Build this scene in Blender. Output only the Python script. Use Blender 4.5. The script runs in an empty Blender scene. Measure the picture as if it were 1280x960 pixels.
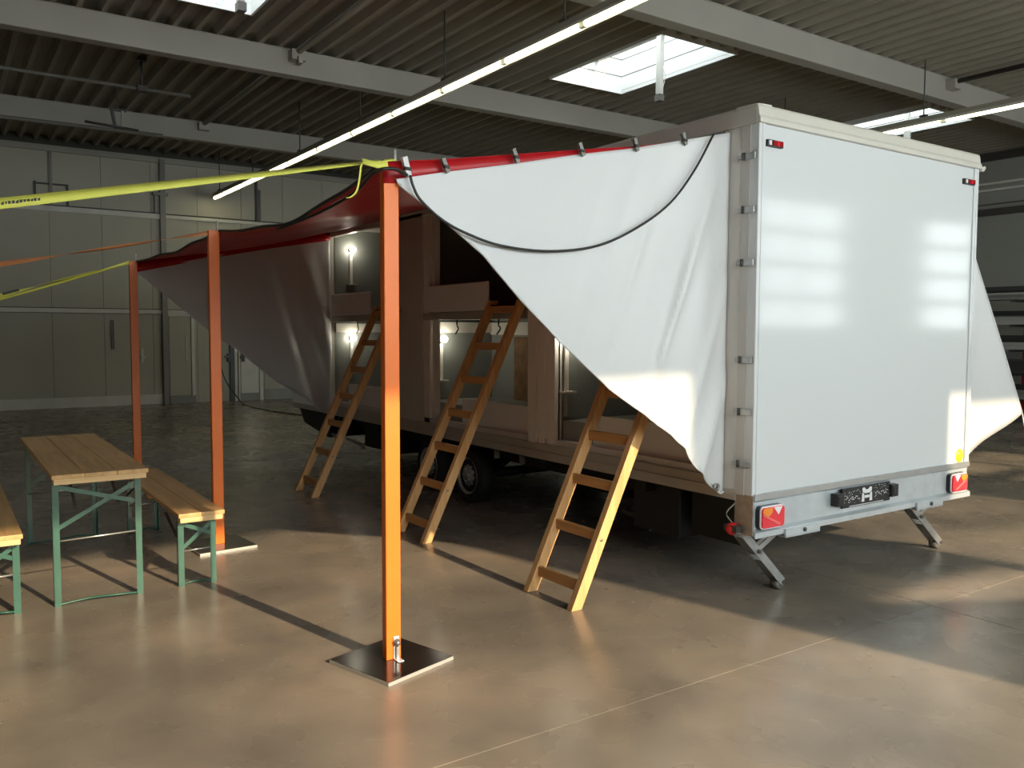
import bpy, math, random
from mathutils import Vector, Matrix
random.seed(7)
scene = bpy.context.scene
COL = scene.collection

# ---------------------------------------------------------------- camera
def camera():
    f, yaw, pitch, roll = 1059.09, math.radians(34.269), math.radians(3.509), math.radians(-0.192)
    fw = Vector((math.sin(yaw)*math.cos(pitch), math.cos(yaw)*math.cos(pitch), -math.sin(pitch)))
    r = Vector((math.cos(yaw), -math.sin(yaw), 0)); d = fw.cross(r)
    c, s = math.cos(roll), math.sin(roll)
    r, d = c*r + s*d, -s*r + c*d
    cd = bpy.data.cameras.new('camera'); cd.sensor_width = 36; cd.lens = f/1280*36
    cd.clip_start = 0.05; cd.clip_end = 200
    o = bpy.data.objects.new('camera', cd); COL.objects.link(o)
    m = Matrix((r, -d, -fw)).transposed().to_4x4(); m.translation = (0, 0, 1.65)
    o.matrix_world = m
    scene.camera = o
camera()

# ---------------------------------------------------------------- light and exposure
vs = scene.view_settings
vs.view_transform = 'Standard'; vs.look = 'None'; vs.gamma = 1; vs.use_curve_mapping = False
vs.exposure = 0.45
SUN_AZ, SUN_TAN = (0.221, -0.975), 0.425          # towards the sun, and tan of its elevation
w = bpy.data.worlds.new('sky'); scene.world = w; w.use_nodes = True
bg = w.node_tree.nodes['Background']; bg.inputs[0].default_value = (0.86, 0.95, 1.0, 1); bg.inputs[1].default_value = 9.5
sd = bpy.data.lights.new('sun', 'SUN'); sd.energy = 6.2; sd.color = (1.0, 0.80, 0.56); sd.angle = math.radians(0.8)
so = bpy.data.objects.new('sun_offscreen', sd); COL.objects.link(so)
so.rotation_euler = Vector((SUN_AZ[0], SUN_AZ[1], SUN_TAN)).to_track_quat('Z', 'Y').to_euler(); so.location = (8, -20, 12)
scene.cycles.use_denoising = True
scene.cycles.max_bounces = 8; scene.cycles.diffuse_bounces = 5
scene.cycles.sample_clamp_indirect = 6.0
scene.cycles.caustics_reflective = False; scene.cycles.caustics_refractive = False
# hall layout (metres, camera stands at x=0 y=0)
HX0, HX1, HY0, HY1, HZ = -6.0, 19.2, -3.0, 20.3, 5.6
SKY = [(1.94, 8.32), (8.03, 8.32), (14.43, 8.32)]  # skylight corners, 1.43 x 2.4
SKW, SKL = 1.43, 2.40
GATES = [(0.45, 5.32), (7.7, 10.5), (11.75, 14.25), (17.0, 18.9)]
GZ0, GZ1 = 1.70, 4.05
GTOP = [4.35, 4.05, 4.05, 4.05]
def portal(name, loc, sx, sy, rot):
    l = bpy.data.lights.new(name, 'AREA'); l.shape = 'RECTANGLE'; l.size = sx; l.size_y = sy; l.cycles.is_portal = True
    o = bpy.data.objects.new(name, l); COL.objects.link(o); o.location = loc; o.rotation_euler = rot
for x, y in SKY: portal('skylight_portal', (x+SKW/2, y+SKL/2, 6.42), SKW, SKL, (0, 0, 0))
for (a, b), zt in zip(GATES, GTOP): portal('gate_window_portal_offscreen', ((a+b)/2, HY0-0.1, (GZ0+zt)/2), b-a, zt-GZ0, (math.radians(90), 0, 0))

# ---------------------------------------------------------------- materials
def new_mat(name):
    m = bpy.data.materials.new(name); m.use_nodes = True
    return m, m.node_tree, m.node_tree.nodes['Principled BSDF']
def mat(name, col, rough=0.5, metal=0.0, var=0.0, vs_=4.0, bump=0.0, bs=30.0, spec=0.5, stretch=None, col2=None):
    m, nt, b = new_mat(name)
    b.inputs['Base Color'].default_value = (*col, 1); b.inputs['Roughness'].default_value = rough
    b.inputs['Metallic'].default_value = metal; b.inputs['Specular IOR Level'].default_value = spec
    tc = nt.nodes.new('ShaderNodeTexCoord'); mp = nt.nodes.new('ShaderNodeMapping')
    nt.links.new(tc.outputs['Object'], mp.inputs[0])
    if stretch: mp.inputs['Scale'].default_value = stretch
    if var > 0 or col2:
        n = nt.nodes.new('ShaderNodeTexNoise'); n.inputs['Scale'].default_value = vs_; n.inputs['Detail'].default_value = 5
        nt.links.new(mp.outputs[0], n.inputs['Vector'])
        r = nt.nodes.new('ShaderNodeValToRGB'); r.color_ramp.elements[0].position = 0.32; r.color_ramp.elements[1].position = 0.68
        c2 = col2 or tuple(c*(1-var) for c in col)
        c1 = col if col2 else tuple(min(1, c*(1+var*0.5)) for c in col)
        r.color_ramp.elements[0].color = (*c2, 1); r.color_ramp.elements[1].color = (*c1, 1)
        nt.links.new(n.outputs[0], r.inputs[0]); nt.links.new(r.outputs[0], b.inputs['Base Color'])
    if bump > 0:
        n2 = nt.nodes.new('ShaderNodeTexNoise'); n2.inputs['Scale'].default_value = bs; n2.inputs['Detail'].default_value = 4
        nt.links.new(mp.outputs[0], n2.inputs['Vector'])
        bp = nt.nodes.new('ShaderNodeBump'); bp.inputs['Strength'].default_value = bump; bp.inputs['Distance'].default_value = 0.02
        nt.links.new(n2.outputs[0], bp.inputs['Height']); nt.links.new(bp.outputs[0], b.inputs['Normal'])
    return m
def emit(name, col, s):
    m, nt, b = new_mat(name); b.inputs['Base Color'].default_value = (*col, 1)
    b.inputs['Emission Color'].default_value = (*col, 1); b.inputs['Emission Strength'].default_value = s
    return m
def glass(name, tint, gloss=0.06):
    m, nt, b = new_mat(name); nt.nodes.remove(b)
    out = nt.nodes['Material Output']; t = nt.nodes.new('ShaderNodeBsdfTransparent'); g = nt.nodes.new('ShaderNodeBsdfGlossy')
    t.inputs[0].default_value = (*tint, 1); g.inputs['Roughness'].default_value = 0.05
    mx = nt.nodes.new('ShaderNodeMixShader'); mx.inputs[0].default_value = gloss
    nt.links.new(t.outputs[0], mx.inputs[1]); nt.links.new(g.outputs[0], mx.inputs[2]); nt.links.new(mx.outputs[0], out.inputs[0])
    return m
def concrete():
    m, nt, b = new_mat('polished_concrete')
    N = nt.nodes.new; L = nt.links.new
    g = N('ShaderNodeNewGeometry')
    def noise(scale, det, dist=0.0):
        n = N('ShaderNodeTexNoise'); n.inputs['Scale'].default_value = scale; n.inputs['Detail'].default_value = det
        n.inputs['Distortion'].default_value = dist; L(g.outputs['Position'], n.inputs['Vector']); return n
    def ramp(src, stops):
        r = N('ShaderNodeValToRGB'); e = r.color_ramp.elements
        while len(e) < len(stops): e.new(0.5)
        for k, (p_, c) in enumerate(stops): e[k].position = p_; e[k].color = (*c, 1)
        L(src.outputs[0], r.inputs[0]); return r
    big = ramp(noise(0.9, 4, 0.3), [(0.32, (0.160, 0.139, 0.115)), (0.5, (0.235, 0.200, 0.162)), (0.68, (0.325, 0.262, 0.200))])  # mottling of the slab, its contrast raised to paint in uneven soft light
    mid = ramp(noise(2.6, 4, 0.3), [(0.33, (0.82, 0.82, 0.82)), (0.55, (1, 1, 1)), (0.75, (1.08, 1.05, 1.02))])
    spots = ramp(noise(1.3, 3, 0.5), [(0.48, (1, 1, 1)), (0.80, (0.66, 0.65, 0.64))])
    m1 = N('ShaderNodeMixRGB'); m1.blend_type = 'MULTIPLY'; m1.inputs[0].default_value = 0.8
    L(big.outputs[0], m1.inputs[1]); L(mid.outputs[0], m1.inputs[2])
    m2 = N('ShaderNodeMixRGB'); m2.blend_type = 'MULTIPLY'; m2.inputs[0].default_value = 0.45
    L(m1.outputs[0], m2.inputs[1]); L(spots.outputs[0], m2.inputs[2])
    L(m2.outputs[0], b.inputs['Base Color'])
    rr = ramp(noise(2.3, 3, 0.5), [(0.3, (0.22,)*3), (0.7, (0.32,)*3)])
    L(rr.outputs[0], b.inputs['Roughness']); b.inputs['Specular IOR Level'].default_value = 0.5
    return m
def wood(name, c1, c2, axis=1, scale=9.0, rough=0.45):
    m, nt, b = new_mat(name); N = nt.nodes.new; L = nt.links.new
    tc = N('ShaderNodeTexCoord'); mp = N('ShaderNodeMapping'); L(tc.outputs['Object'], mp.inputs[0])
    sc = [scale*3]*3; sc[axis] = scale*0.22; mp.inputs['Scale'].default_value = sc
    n = N('ShaderNodeTexNoise'); n.inputs['Scale'].default_value = 1.0; n.inputs['Detail'].default_value = 6; n.inputs['Distortion'].default_value = 0.8
    L(mp.outputs[0], n.inputs['Vector'])
    r = N('ShaderNodeValToRGB'); r.color_ramp.elements[0].position = 0.32; r.color_ramp.elements[1].position = 0.66
    r.color_ramp.elements[0].color = (*c2, 1); r.color_ramp.elements[1].color = (*c1, 1)
    L(n.outputs[0], r.inputs[0]); L(r.outputs[0], b.inputs['Base Color']); b.inputs['Roughness'].default_value = rough
    return m
def cloth(name, col, rough, trans):
    m, nt, b = new_mat(name); N = nt.nodes.new; L = nt.links.new
    b.inputs['Base Color'].default_value = (*col, 1); b.inputs['Roughness'].default_value = rough
    t = N('ShaderNodeBsdfTranslucent'); t.inputs[0].default_value = (*col, 1)
    mx = N('ShaderNodeMixShader'); mx.inputs[0].default_value = trans
    out = nt.nodes['Material Output']
    L(b.outputs[0], mx.inputs[1]); L(t.outputs[0], mx.inputs[2]); L(mx.outputs[0], out.inputs[0])
    tc = N('ShaderNodeTexCoord'); n = N('ShaderNodeTexNoise'); n.inputs['Scale'].default_value = 5; n.inputs['Detail'].default_value = 4; n.inputs['Distortion'].default_value = 0.7
    L(tc.outputs['Object'], n.inputs['Vector'])
    bp = N('ShaderNodeBump'); bp.inputs['Strength'].default_value = 0.25; bp.inputs['Distance'].default_value = 0.03
    L(n.outputs[0], bp.inputs['Height']); L(bp.outputs[0], b.inputs['Normal'])
    return m
M = dict(
    concrete=concrete(),
    joint=mat('joint_filler', (0.42, 0.36, 0.28), 0.7),
    deck=mat('roof_deck', (0.33, 0.295, 0.235), 0.6, var=0.08, vs_=2),
    beam=mat('beam_grey', (0.41, 0.385, 0.335), 0.6, var=0.06, vs_=1.5),
    wallp=mat('wall_panel', (0.50, 0.475, 0.39), 0.5, var=0.06, vs_=0.7),
    wallr=mat('wall_panel_dark', (0.31, 0.31, 0.285), 0.5, var=0.06, vs_=0.7),
    walls=mat('wall_plain', (0.42, 0.40, 0.36), 0.6, var=0.05, vs_=0.5),
    seam=mat('seam_dark', (0.09, 0.085, 0.07), 0.7),
    rail=mat('rail_light', (0.72, 0.70, 0.64), 0.4, var=0.1, vs_=3),
    plinth=mat('plinth_grey', (0.36, 0.37, 0.36), 0.6, var=0.15, vs_=3),
    darkmetal=mat('dark_metal', (0.055, 0.05, 0.045), 0.5),
    midmetal=mat('mid_metal', (0.20, 0.19, 0.17), 0.45, metal=0.3),
    black=mat('black_plastic', (0.012, 0.012, 0.012), 0.4),
    rubber=mat('black_rubber', (0.010, 0.010, 0.010), 0.75),
    chassis=mat('chassis_black', (0.010, 0.010, 0.010), 0.6),
    white=mat('white_gloss_panel', (0.62, 0.63, 0.63), 0.095, bump=0.006, bs=1.4, spec=0.20),
    cream=mat('cream_plastic', (0.58, 0.55, 0.49), 0.35, var=0.04),
    beige=mat('beige_panel', (0.62, 0.58, 0.53), 0.4),
    corner=mat('corner_grey', (0.52, 0.49, 0.45), 0.4),
    skylt=mat('skylight_white', (0.82, 0.82, 0.80), 0.5),
    white2=mat('white_board', (0.84, 0.80, 0.74), 0.35),
    innergrey=mat('inner_grey', (0.30, 0.315, 0.295), 0.4, var=0.08, vs_=2),
    innerfloor=mat('inner_floor', (0.12, 0.115, 0.105), 0.5),
    alu=mat('aluminium', (0.55, 0.55, 0.54), 0.35, metal=0.75, var=0.1, vs_=6),
    sill=mat('sill_metal', (0.48, 0.44, 0.38), 0.45, metal=0.3, var=0.08),
    galv=mat('galvanised', (0.62, 0.66, 0.68), 0.38, metal=0.55, var=0.10, vs_=9),
    zinc=mat('zinc_dark', (0.42, 0.42, 0.41), 0.35, metal=0.8, var=0.2, vs_=20),
    steelrim=mat('steel_rim', (0.42, 0.44, 0.46), 0.35, metal=0.7),
    redlens=mat('red_lens', (0.75, 0.02, 0.03), 0.12), amber=mat('amber_lens', (0.85, 0.24, 0.02), 0.12),
    clearlens=mat('clear_lens', (0.8, 0.78, 0.78), 0.12), pinklens=mat('pink_lens', (0.85, 0.16, 0.14), 0.12),
    darkred=mat('marker_red', (0.30, 0.01, 0.015), 0.15),
    redknob=mat('red_knob', (0.65, 0.02, 0.02), 0.35),
    yellow=mat('sticker_yellow', (0.90, 0.75, 0.02), 0.4),
    ink=mat('print_white', (0.75, 0.75, 0.75), 0.5),
    orange=mat('orange_paint', (0.92, 0.195, 0.018), 0.38, var=0.06, vs_=2),
    plate=mat('plate_dark', (0.022, 0.016, 0.013), 0.16, var=0.3, vs_=6),
    plateedge=mat('plate_edge', (0.55, 0.54, 0.50), 0.4, metal=0.4),
    red=cloth('red_tarpaulin', (0.55, 0.012, 0.018), 0.35, 0.22),
    tarp=cloth('white_tarpaulin', (0.74, 0.74, 0.735), 0.38, 0.14),
    ladder=wood('ladder_pine', (0.78, 0.46, 0.20), (0.62, 0.33, 0.12), 2, 9),
    rung=wood('rung_pine', (0.62, 0.30, 0.10), (0.48, 0.22, 0.07), 1, 9),
    plank=wood('table_plank', (0.72, 0.44, 0.18), (0.50, 0.28, 0.10), 1, 7, 0.35),
    cleat=wood('table_cleat', (0.85, 0.60, 0.30), (0.70, 0.44, 0.19), 0, 8),
    green=mat('green_paint', (0.026, 0.100, 0.070), 0.4, var=0.12, vs_=8),
    rod=mat('bright_rod', (0.6, 0.6, 0.56), 0.3, metal=0.7),
    strapy=mat('strap_yellow', (0.80, 0.78, 0.13), 0.6, bump=0.1, bs=90), strapo=mat('strap_orange', (0.85, 0.34, 0.14), 0.6),
    osb=mat('chipboard', (0.36, 0.20, 0.09), 0.7, vs_=14, col2=(0.20, 0.11, 0.05)),
    lampglow=emit('bulb_glow', (1.0, 0.93, 0.74), 30.0),
    tube=emit('tube_glow', (1.0, 0.92, 0.55), 5.0),
    housing=mat('light_housing', (0.30, 0.28, 0.22), 0.5),
    pane=glass('window_pane', (0.92, 0.92, 0.90)), mattpane=glass('tinted_pane', (0.93, 0.93, 0.91)), skypane=glass('opal_pane', (0.62, 0.63, 0.63), 0.04),
    redsteel=mat('rack_red', (0.35, 0.02, 0.03), 0.45),
    bar1=mat('profile_white', (0.34, 0.34, 0.33), 0.4), bar2=mat('profile_grey', (0.20, 0.20, 0.19), 0.45), bar3=mat('profile_dark', (0.03, 0.03, 0.03), 0.6),
)

# ---------------------------------------------------------------- mesh helpers
class MB:
    def __init__(s): s.v = []; s.f = []; s.sm = []
    def quad_box(s, pts):
        b = len(s.v); s.v += [tuple(p) for p in pts]
        for q in ((0, 3, 2, 1), (4, 5, 6, 7), (0, 1, 5, 4), (1, 2, 6, 5), (2, 3, 7, 6), (3, 0, 4, 7)):
            s.f.append(tuple(b+i for i in q)); s.sm.append(False)
        return s
    def box(s, x0, x1, y0, y1, z0, z1):
        return s.quad_box([(x0, y0, z0), (x1, y0, z0), (x1, y1, z0), (x0, y1, z0), (x0, y0, z1), (x1, y0, z1), (x1, y1, z1), (x0, y1, z1)])
    def bar(s, a, b, w, h, up=(0, 0, 1)):            # rectangular bar from a to b; w sideways, h along up
        a = Vector(a); b = Vector(b); d = (b-a).normalized(); u = Vector(up); sd_ = d.cross(u)
        if sd_.length < 1e-4: u = Vector((1, 0, 0)); sd_ = d.cross(u)
        sd_.normalize(); u = sd_.cross(d).normalized()
        p = []
        for c in (a, b):
            for i, j in ((-1, -1), (1, -1), (1, 1), (-1, 1)): p.append(c + sd_*(w/2*i) + u*(h/2*j))
        return s.quad_box(p)
    def tube(s, pts, r, n=8, caps=True):
        pts = [Vector(p) for p in pts]; b = len(s.v); k = len(pts)
        ref = Vector((0, 0, 1))
        for i, p in enumerate(pts):
            d = (pts[min(i+1, k-1)] - pts[max(i-1, 0)]).normalized()
            x = d.cross(ref)
            if x.length < 1e-3: x = d.cross(Vector((1, 0, 0)))
            x.normalize(); y = x.cross(d)
            for j in range(n):
                a = 2*math.pi*j/n; s.v.append(tuple(p + x*(r*math.cos(a)) + y*(r*math.sin(a))))
        for i in range(k-1):
            for j in range(n):
                s.f.append((b+i*n+j, b+i*n+(j+1) % n, b+(i+1)*n+(j+1) % n, b+(i+1)*n+j)); s.sm.append(True)
        if caps:
            s.f.append(tuple(b+j for j in range(n))[::-1]); s.f.append(tuple(b+(k-1)*n+j for j in range(n))); s.sm += [False, False]
        return s
    def lathe(s, c, axis, prof, n=24):               # prof: (offset along axis, radius)
        c = Vector(c); ax = Vector(axis).normalized(); x = ax.orthogonal().normalized(); y = ax.cross(x); b = len(s.v)
        for (h, r) in prof:
            for j in range(n):
                a = 2*math.pi*j/n; s.v.append(tuple(c + ax*h + x*(r*math.cos(a)) + y*(r*math.sin(a))))
        for i in range(len(prof)-1):
            for j in range(n):
                s.f.append((b+i*n+j, b+i*n+(j+1) % n, b+(i+1)*n+(j+1) % n, b+(i+1)*n+j)); s.sm.append(True)
        return s
    def sphere(s, c, r, n=14, m=8):
        return s.lathe(c, (0, 0, 1), [(-r*math.cos(math.pi*i/m), max(r*math.sin(math.pi*i/m), 1e-4)) for i in range(m+1)], n)
    def prism(s, poly, ext):                         # planar polygon extruded by vector ext
        b = len(s.v); n = len(poly); e = Vector(ext)
        s.v += [tuple(p) for p in poly] + [tuple(Vector(p)+e) for p in poly]
        s.f.append(tuple(b+i for i in range(n))[::-1]); s.f.append(tuple(b+n+i for i in range(n))); s.sm += [False, False]
        for i in range(n): s.f.append((b+i, b+(i+1) % n, b+n+(i+1) % n, b+n+i)); s.sm.append(False)
        return s
    def grid(s, rows, smooth=True):
        b = len(s.v); nr = len(rows); nc = len(rows[0])
        for r in rows: s.v += [tuple(p) for p in r]
        for i in range(nr-1):
            for j in range(nc-1):
                s.f.append((b+i*nc+j, b+i*nc+j+1, b+(i+1)*nc+j+1, b+(i+1)*nc+j)); s.sm.append(smooth)
        return s
    def build(s, name, m, parent=None, bevel=0.0, thick=0.0):
        off = Vector((0, 0, 0)); p = parent
        while p is not None: off += p.location; p = p.parent
        me = bpy.data.meshes.new(name)
        if parent is None:                            # put the origin at the thing's base
            xs = [v[0] for v in s.v]; ys = [v[1] for v in s.v]; zs = [v[2] for v in s.v]
            org = Vector(((min(xs)+max(xs))/2, (min(ys)+max(ys))/2, min(zs)))
        else: org = off
        me.from_pydata([tuple(Vector(v)-org) for v in s.v], [], s.f); me.update()
        me.polygons.foreach_set('use_smooth', s.sm)
        me.materials.append(M[m] if isinstance(m, str) else m)
        o = bpy.data.objects.new(name, me); COL.objects.link(o)
        if parent is None: o.location = org
        else: o.parent = parent
        if thick:
            md = o.modifiers.new('thickness', 'SOLIDIFY'); md.thickness = thick; md.offset = 0
        if bevel:
            md = o.modifiers.new('bevel', 'BEVEL'); md.width = bevel; md.segments = 2; md.limit_method = 'ANGLE'
        return o
def B(*a): return MB().box(*a)
def tag(o, label, cat, group=None):
    o['label'] = label; o['category'] = cat
    if group: o['group'] = group
    return o
def struct(o): o['kind'] = 'structure'; return o
def empty(name, loc):
    o = bpy.data.objects.new(name, None); COL.objects.link(o); o.location = loc; o.empty_display_size = 0.1
    return o
def copy_tree(o, parent=None):
    c = o.copy(); COL.objects.link(c); c.parent = parent
    for ch in list(o.children): copy_tree(ch, c)
    return c
def lerp(a, b, t): return a + (b-a)*t
def interp(pts, x):
    if x <= pts[0][0]: return pts[0][1]
    for (x0, y0), (x1, y1) in zip(pts, pts[1:]):
        if x <= x1: return lerp(y0, y1, (x-x0)/(x1-x0))
    return pts[-1][1]
def smooth_path(pts, n=6):
    P = [Vector(p) for p in pts]; P = [P[0]*2-P[1]] + P + [P[-1]*2-P[-2]]; out = []
    for i in range(1, len(P)-2):
        p0, p1, p2, p3 = P[i-1:i+3]
        for k in range(n):
            t = k/n
            out.append(0.5*((2*p1) + (p2-p0)*t + (2*p0-5*p1+4*p2-p3)*t*t + (3*p1-p0-3*p2+p3)*t**3))
    out.append(P[-2]); return out

# ---------------------------------------------------------------- floor
floor = struct(B(HX0, HX1, HY0, HY1, -0.20, -0.006).build('floor', 'joint'))
sx = [HX0] + [x for x in (4.958-6*k for k in range(2, -5, -1)) if HX0 < x < HX1] + [HX1]
sy = [HY0] + [y for y in (2.738+6*k for k in range(-2, 6)) if HY0 < y < HY1] + [HY1]
for i in range(len(sx)-1):
    for j in range(len(sy)-1):
        g = 0.004
        B(sx[i]+g, sx[i+1]-g, sy[j]+g, sy[j+1]-g, -0.15, 0.0).build('slab', 'concrete', floor)

# ---------------------------------------------------------------- roof: trapezoidal deck, beams, skylights
def deck_profile(xa, xb):
    pitch, z0, z1 = 0.28, HZ, HZ+0.10
    per = [(0.0, z0), (0.055, z0), (0.095, z1), (0.24, z1), (0.28, z0)]
    pts = []; k0 = math.floor((xa-HX0)/pitch)-1; x = HX0+k0*pitch
    allp = []
    while x < xb+pitch:
        for (a, z) in per[:-1]: allp.append((x+a, z))
        x += pitch
    pts.append((xa, interp(allp, xa)))
    pts += [p for p in allp if xa+1e-4 < p[0] < xb-1e-4]
    pts.append((xb, interp(allp, xb)))
    return pts
dk = MB()
def deck_piece(xa, xb, ya, yb):
    pr = deck_profile(xa, xb)
    dk.grid([[(x, ya, z) for x, z in pr], [(x, yb, z) for x, z in pr]], smooth=False)
ybands = [HY0, 8.32, 8.32+SKL, HY1]
for k in range(3):
    if k == 1:
        x = HX0
        for sxx in (1.94, 8.03, 14.43): deck_piece(x, sxx, ybands[k], ybands[k+1]); x = sxx+SKW
        deck_piece(x, HX1, ybands[k], ybands[k+1])
    else: deck_piece(HX0, HX1, ybands[k], ybands[k+1])
ceiling = struct(dk.build('ceiling', 'deck', None, thick=0.004))
rs = MB()
for k in range(3):
    if k == 1:
        x = HX0
        for sxx in (1.94, 8.03, 14.43): rs.box(x, sxx-0.03, ybands[k]-.03, ybands[k+1]+.03, 5.74, 5.80); x = sxx+SKW+0.03
        rs.box(x, HX1, ybands[k]-.03, ybands[k+1]+.03, 5.74, 5.80)
    else: rs.box(HX0, HX1, ybands[k]+.03, ybands[k+1]-.03, 5.74, 5.80)
rs.build('roof_skin', 'darkmetal', ceiling)
for yb in (-2.35, 2.45, 7.25, 11.78, 16.75):
    b = MB().box(HX0, HX1, yb, yb+0.20, 5.24, HZ)
    b.box(HX0, HX1, yb-0.012, yb+0.212, 5.585, HZ-0.001)
    b.build('beam', 'beam', ceiling, bevel=0.012)
def skylight(n, x, y):
    o = MB(); z0, z1, t = 5.56, 6.36, 0.03
    X, Y = x+SKW, y+SKL
    for (a, b_, c, d) in ((x-t, x, y-t, Y+t), (X, X+t, y-t, Y+t), (x, X, y-t, y), (x, X, Y, Y+t)): o.box(a, b_, c, d, z0, z1)
    root = struct(o.build('window_%d' % n, 'skylt'))
    for zz in (5.83, 6.10):                                          # dark joints between lining boards
        j = MB(); e = 0.006
        j.box(x, x+e, y, Y, zz, zz+0.012).box(X-e, X, y, Y, zz, zz+0.012).box(x, X, y, y+e, zz, zz+0.012).box(x, X, Y-e, Y, zz, zz+0.012)
        j.build('lining_joint', 'midmetal', root)
    f = MB()
    for (a, b_, c, d) in ((x-.05, x+.05, y-.05, Y+.05), (X-.05, X+.05, y-.05, Y+.05), (x, X, y-.05, y+.05), (x, X, Y-.05, Y+.05)): f.box(a, b_, c, d, z1, z1+0.05)
    f.build('frame', 'alu', root)
    B(x+.05, X-.05, y+.05, Y-.05, z1+0.01, z1+0.018).build('pane', 'skypane', root)
    ax, ay = x+0.86, y+0.92
    a = MB().box(ax-0.035, ax+0.035, ay-0.045, ay+0.045, 5.13, 6.0)
    a.box(ax+0.045, ax+0.075, ay-0.02, ay+0.02, 5.55, 6.0)
    act = a.build('opening_drive', 'rail', root, bevel=0.006)
    MB().box(ax-0.045, ax+0.045, ay-0.055, ay+0.055, 5.03, 5.12).box(ax-0.02, ax+0.02, ay-0.02, ay+0.02, 5.10, 5.16).build('drive_motor', 'midmetal', act)
    MB().tube(smooth_path([(ax+.05, ay, 5.55), (ax+.09, ay-.02, 5.40), (ax+.06, ay, 5.22), (ax+.03, ay, 5.14)]), 0.006, 6).build('drive_cable', 'ink', act)
    B(ax-0.03, ax+0.07, y, Y, 5.98, 6.03).build('cross_rail', 'rail', root)
for n, (x, y) in enumerate(SKY): skylight(n+1, x, y)

# ---------------------------------------------------------------- walls
struct(B(HX0-0.2, HX0, HY0-0.2, HY1+0.2, -0.2, 5.8).build('wall_left', 'walls'))
wr = struct(B(HX1, HX1+0.2, HY0-0.2, HY1+0.2, -0.2, 5.8).build('wall_right', 'seam'))
y = HY0
while y < HY1-0.1:
    y1 = min(y+1.18, HY1)
    for z0, z1 in ((0.25, 2.55), (2.58, 4.45), (4.48, 5.58)):
        B(HX1-0.03, HX1+0.005, y+0.006, y1-0.006, z0, z1).build('panel', 'wallr', wr)
    y = y1
for z, h in ((4.88, 0.05), (4.74, 0.05)): B(HX1-0.12, HX1-0.028, HY0, HY1, z, z+h).build('rail', 'rail', wr)
B(HX1-0.14, HX1-0.028, HY0, HY1, 4.22, 4.36).build('rail', 'darkmetal', wr)
B(HX1-0.10, HX1-0.028, HY0, HY1, 5.40, 5.56).build('rail', 'darkmetal', wr)
# wall behind the photographer: glazed gates let the low sun and the sky in
wf = MB(); t0, t1 = HY0-0.12, HY0
wf.box(HX0, HX1, t0, t1, -0.2, GZ0).box(HX0, HX1, t0, t1, 4.35, 5.8).box(GATES[0][1], HX1, t0, t1, GZ1, 4.35)
wf.box(HX0, GATES[0][0], t0, t1, GZ0, 4.35)
wf.box(GATES[1][1], GATES[2][0], t0, t1, GZ0, GZ1).box(GATES[2][1], GATES[3][0], t0, t1, GZ0, GZ1).box(GATES[3][1], HX1, t0, t1, GZ0, GZ1)
xa, xb = GATES[0][1], GATES[1][0]                 # a wedge-shaped hole added in the unseen wall between them shapes the sun patch
wf.box(xa, 6.02, t0, t1, GZ0, GZ1).box(6.02, xb, t0, t1, 2.66, GZ1).box(7.55, xb, t0, t1, GZ0, 2.66)
wf.prism([(6.02, t0, GZ0), (7.55, t0, GZ0), (7.55, t0, 2.19), (6.02, t0, 2.61)], (0, t1-t0, 0))
struct(wf.build('wall_front', 'walls'))
for n, (a, b_) in enumerate(GATES):
    g = MB(); yy0, yy1 = HY0-0.10, HY0-0.05; zt = GTOP[n]
    rows = 4 if n in (2, 3) else 1; h = (zt-GZ0)/rows
    for k in range(rows+1): g.box(a, b_, yy0, yy1, GZ0+k*h-(.065 if rows > 1 else .035), GZ0+k*h+(.065 if rows > 1 else .035))
    nc = 2 if n in (2, 3) else 1
    for k in range(nc+1): x = lerp(a, b_, k/nc); g.box(x-0.03, x+0.03, yy0, yy1, GZ0, zt)
    d = struct(g.build('door_%d' % (n+3), 'rail'))
    for k in range(rows):
        for q in range(nc):
            B(lerp(a, b_, q/nc)+.03, lerp(a, b_, (q+1)/nc)-.03, HY0-.08, HY0-.074, GZ0+k*h+.035, GZ0+(k+1)*h-.035).build('pane', 'mattpane' if n == 0 else 'pane', d)
# back wall
wb = struct(B(HX0-0.2, HX1+0.2, HY1, HY1+0.2, -0.2, 5.8).build('wall_back', 'seam'))
x = HX0+0.07; k = 0
while x < HX1-0.1:
    x1 = min(x+1.0, HX1)
    for z0, z1 in ((0.20, 2.02), (2.14, 4.17), (4.28, 5.40)):
        if z1 < 2.1 and 4.3 < (x+x1)/2 < 6.6: continue
        B(x+0.004, x1-0.004, HY1-0.03, HY1+0.005, z0, z1).build('panel', 'wallp', wb)
    x = x1; k += 1
for a, b_ in ((4.07, 4.25), (4.36, 5.02), (5.02, 5.75), (5.75, 6.57), (6.57, 7.07)): B(a+.004, b_-.004, HY1-0.03, HY1+.005, 0.0, 2.02).build('panel', 'wallp', wb)
B(HX0, 4.93, HY1-0.09, HY1-0.02, 2.03, 2.12).build('rail', 'rail', wb)
B(HX0, 4.26, HY1-0.10, HY1-0.02, 4.14, 4.25).build('rail', 'rail', wb); B(4.36, HX1, HY1-0.09, HY1-0.02, 4.17, 4.24).build('rail', 'rail', wb)
B(HX0, HX1, HY1-0.10, HY1-0.02, 5.38, 5.50).build('rail', 'beam', wb)
B(HX0, 4.24, HY1-0.045, HY1-0.02, 0.0, 0.22).build('plinth', 'rail', wb); B(6.57, HX1, HY1-0.045, HY1-0.02, 0.0, 0.26).build('plinth', 'plinth', wb)
B(4.25, 4.36, HY1-0.16, HY1-0.02, 0.0, 5.45).build('post', 'midmetal', wb)
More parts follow.
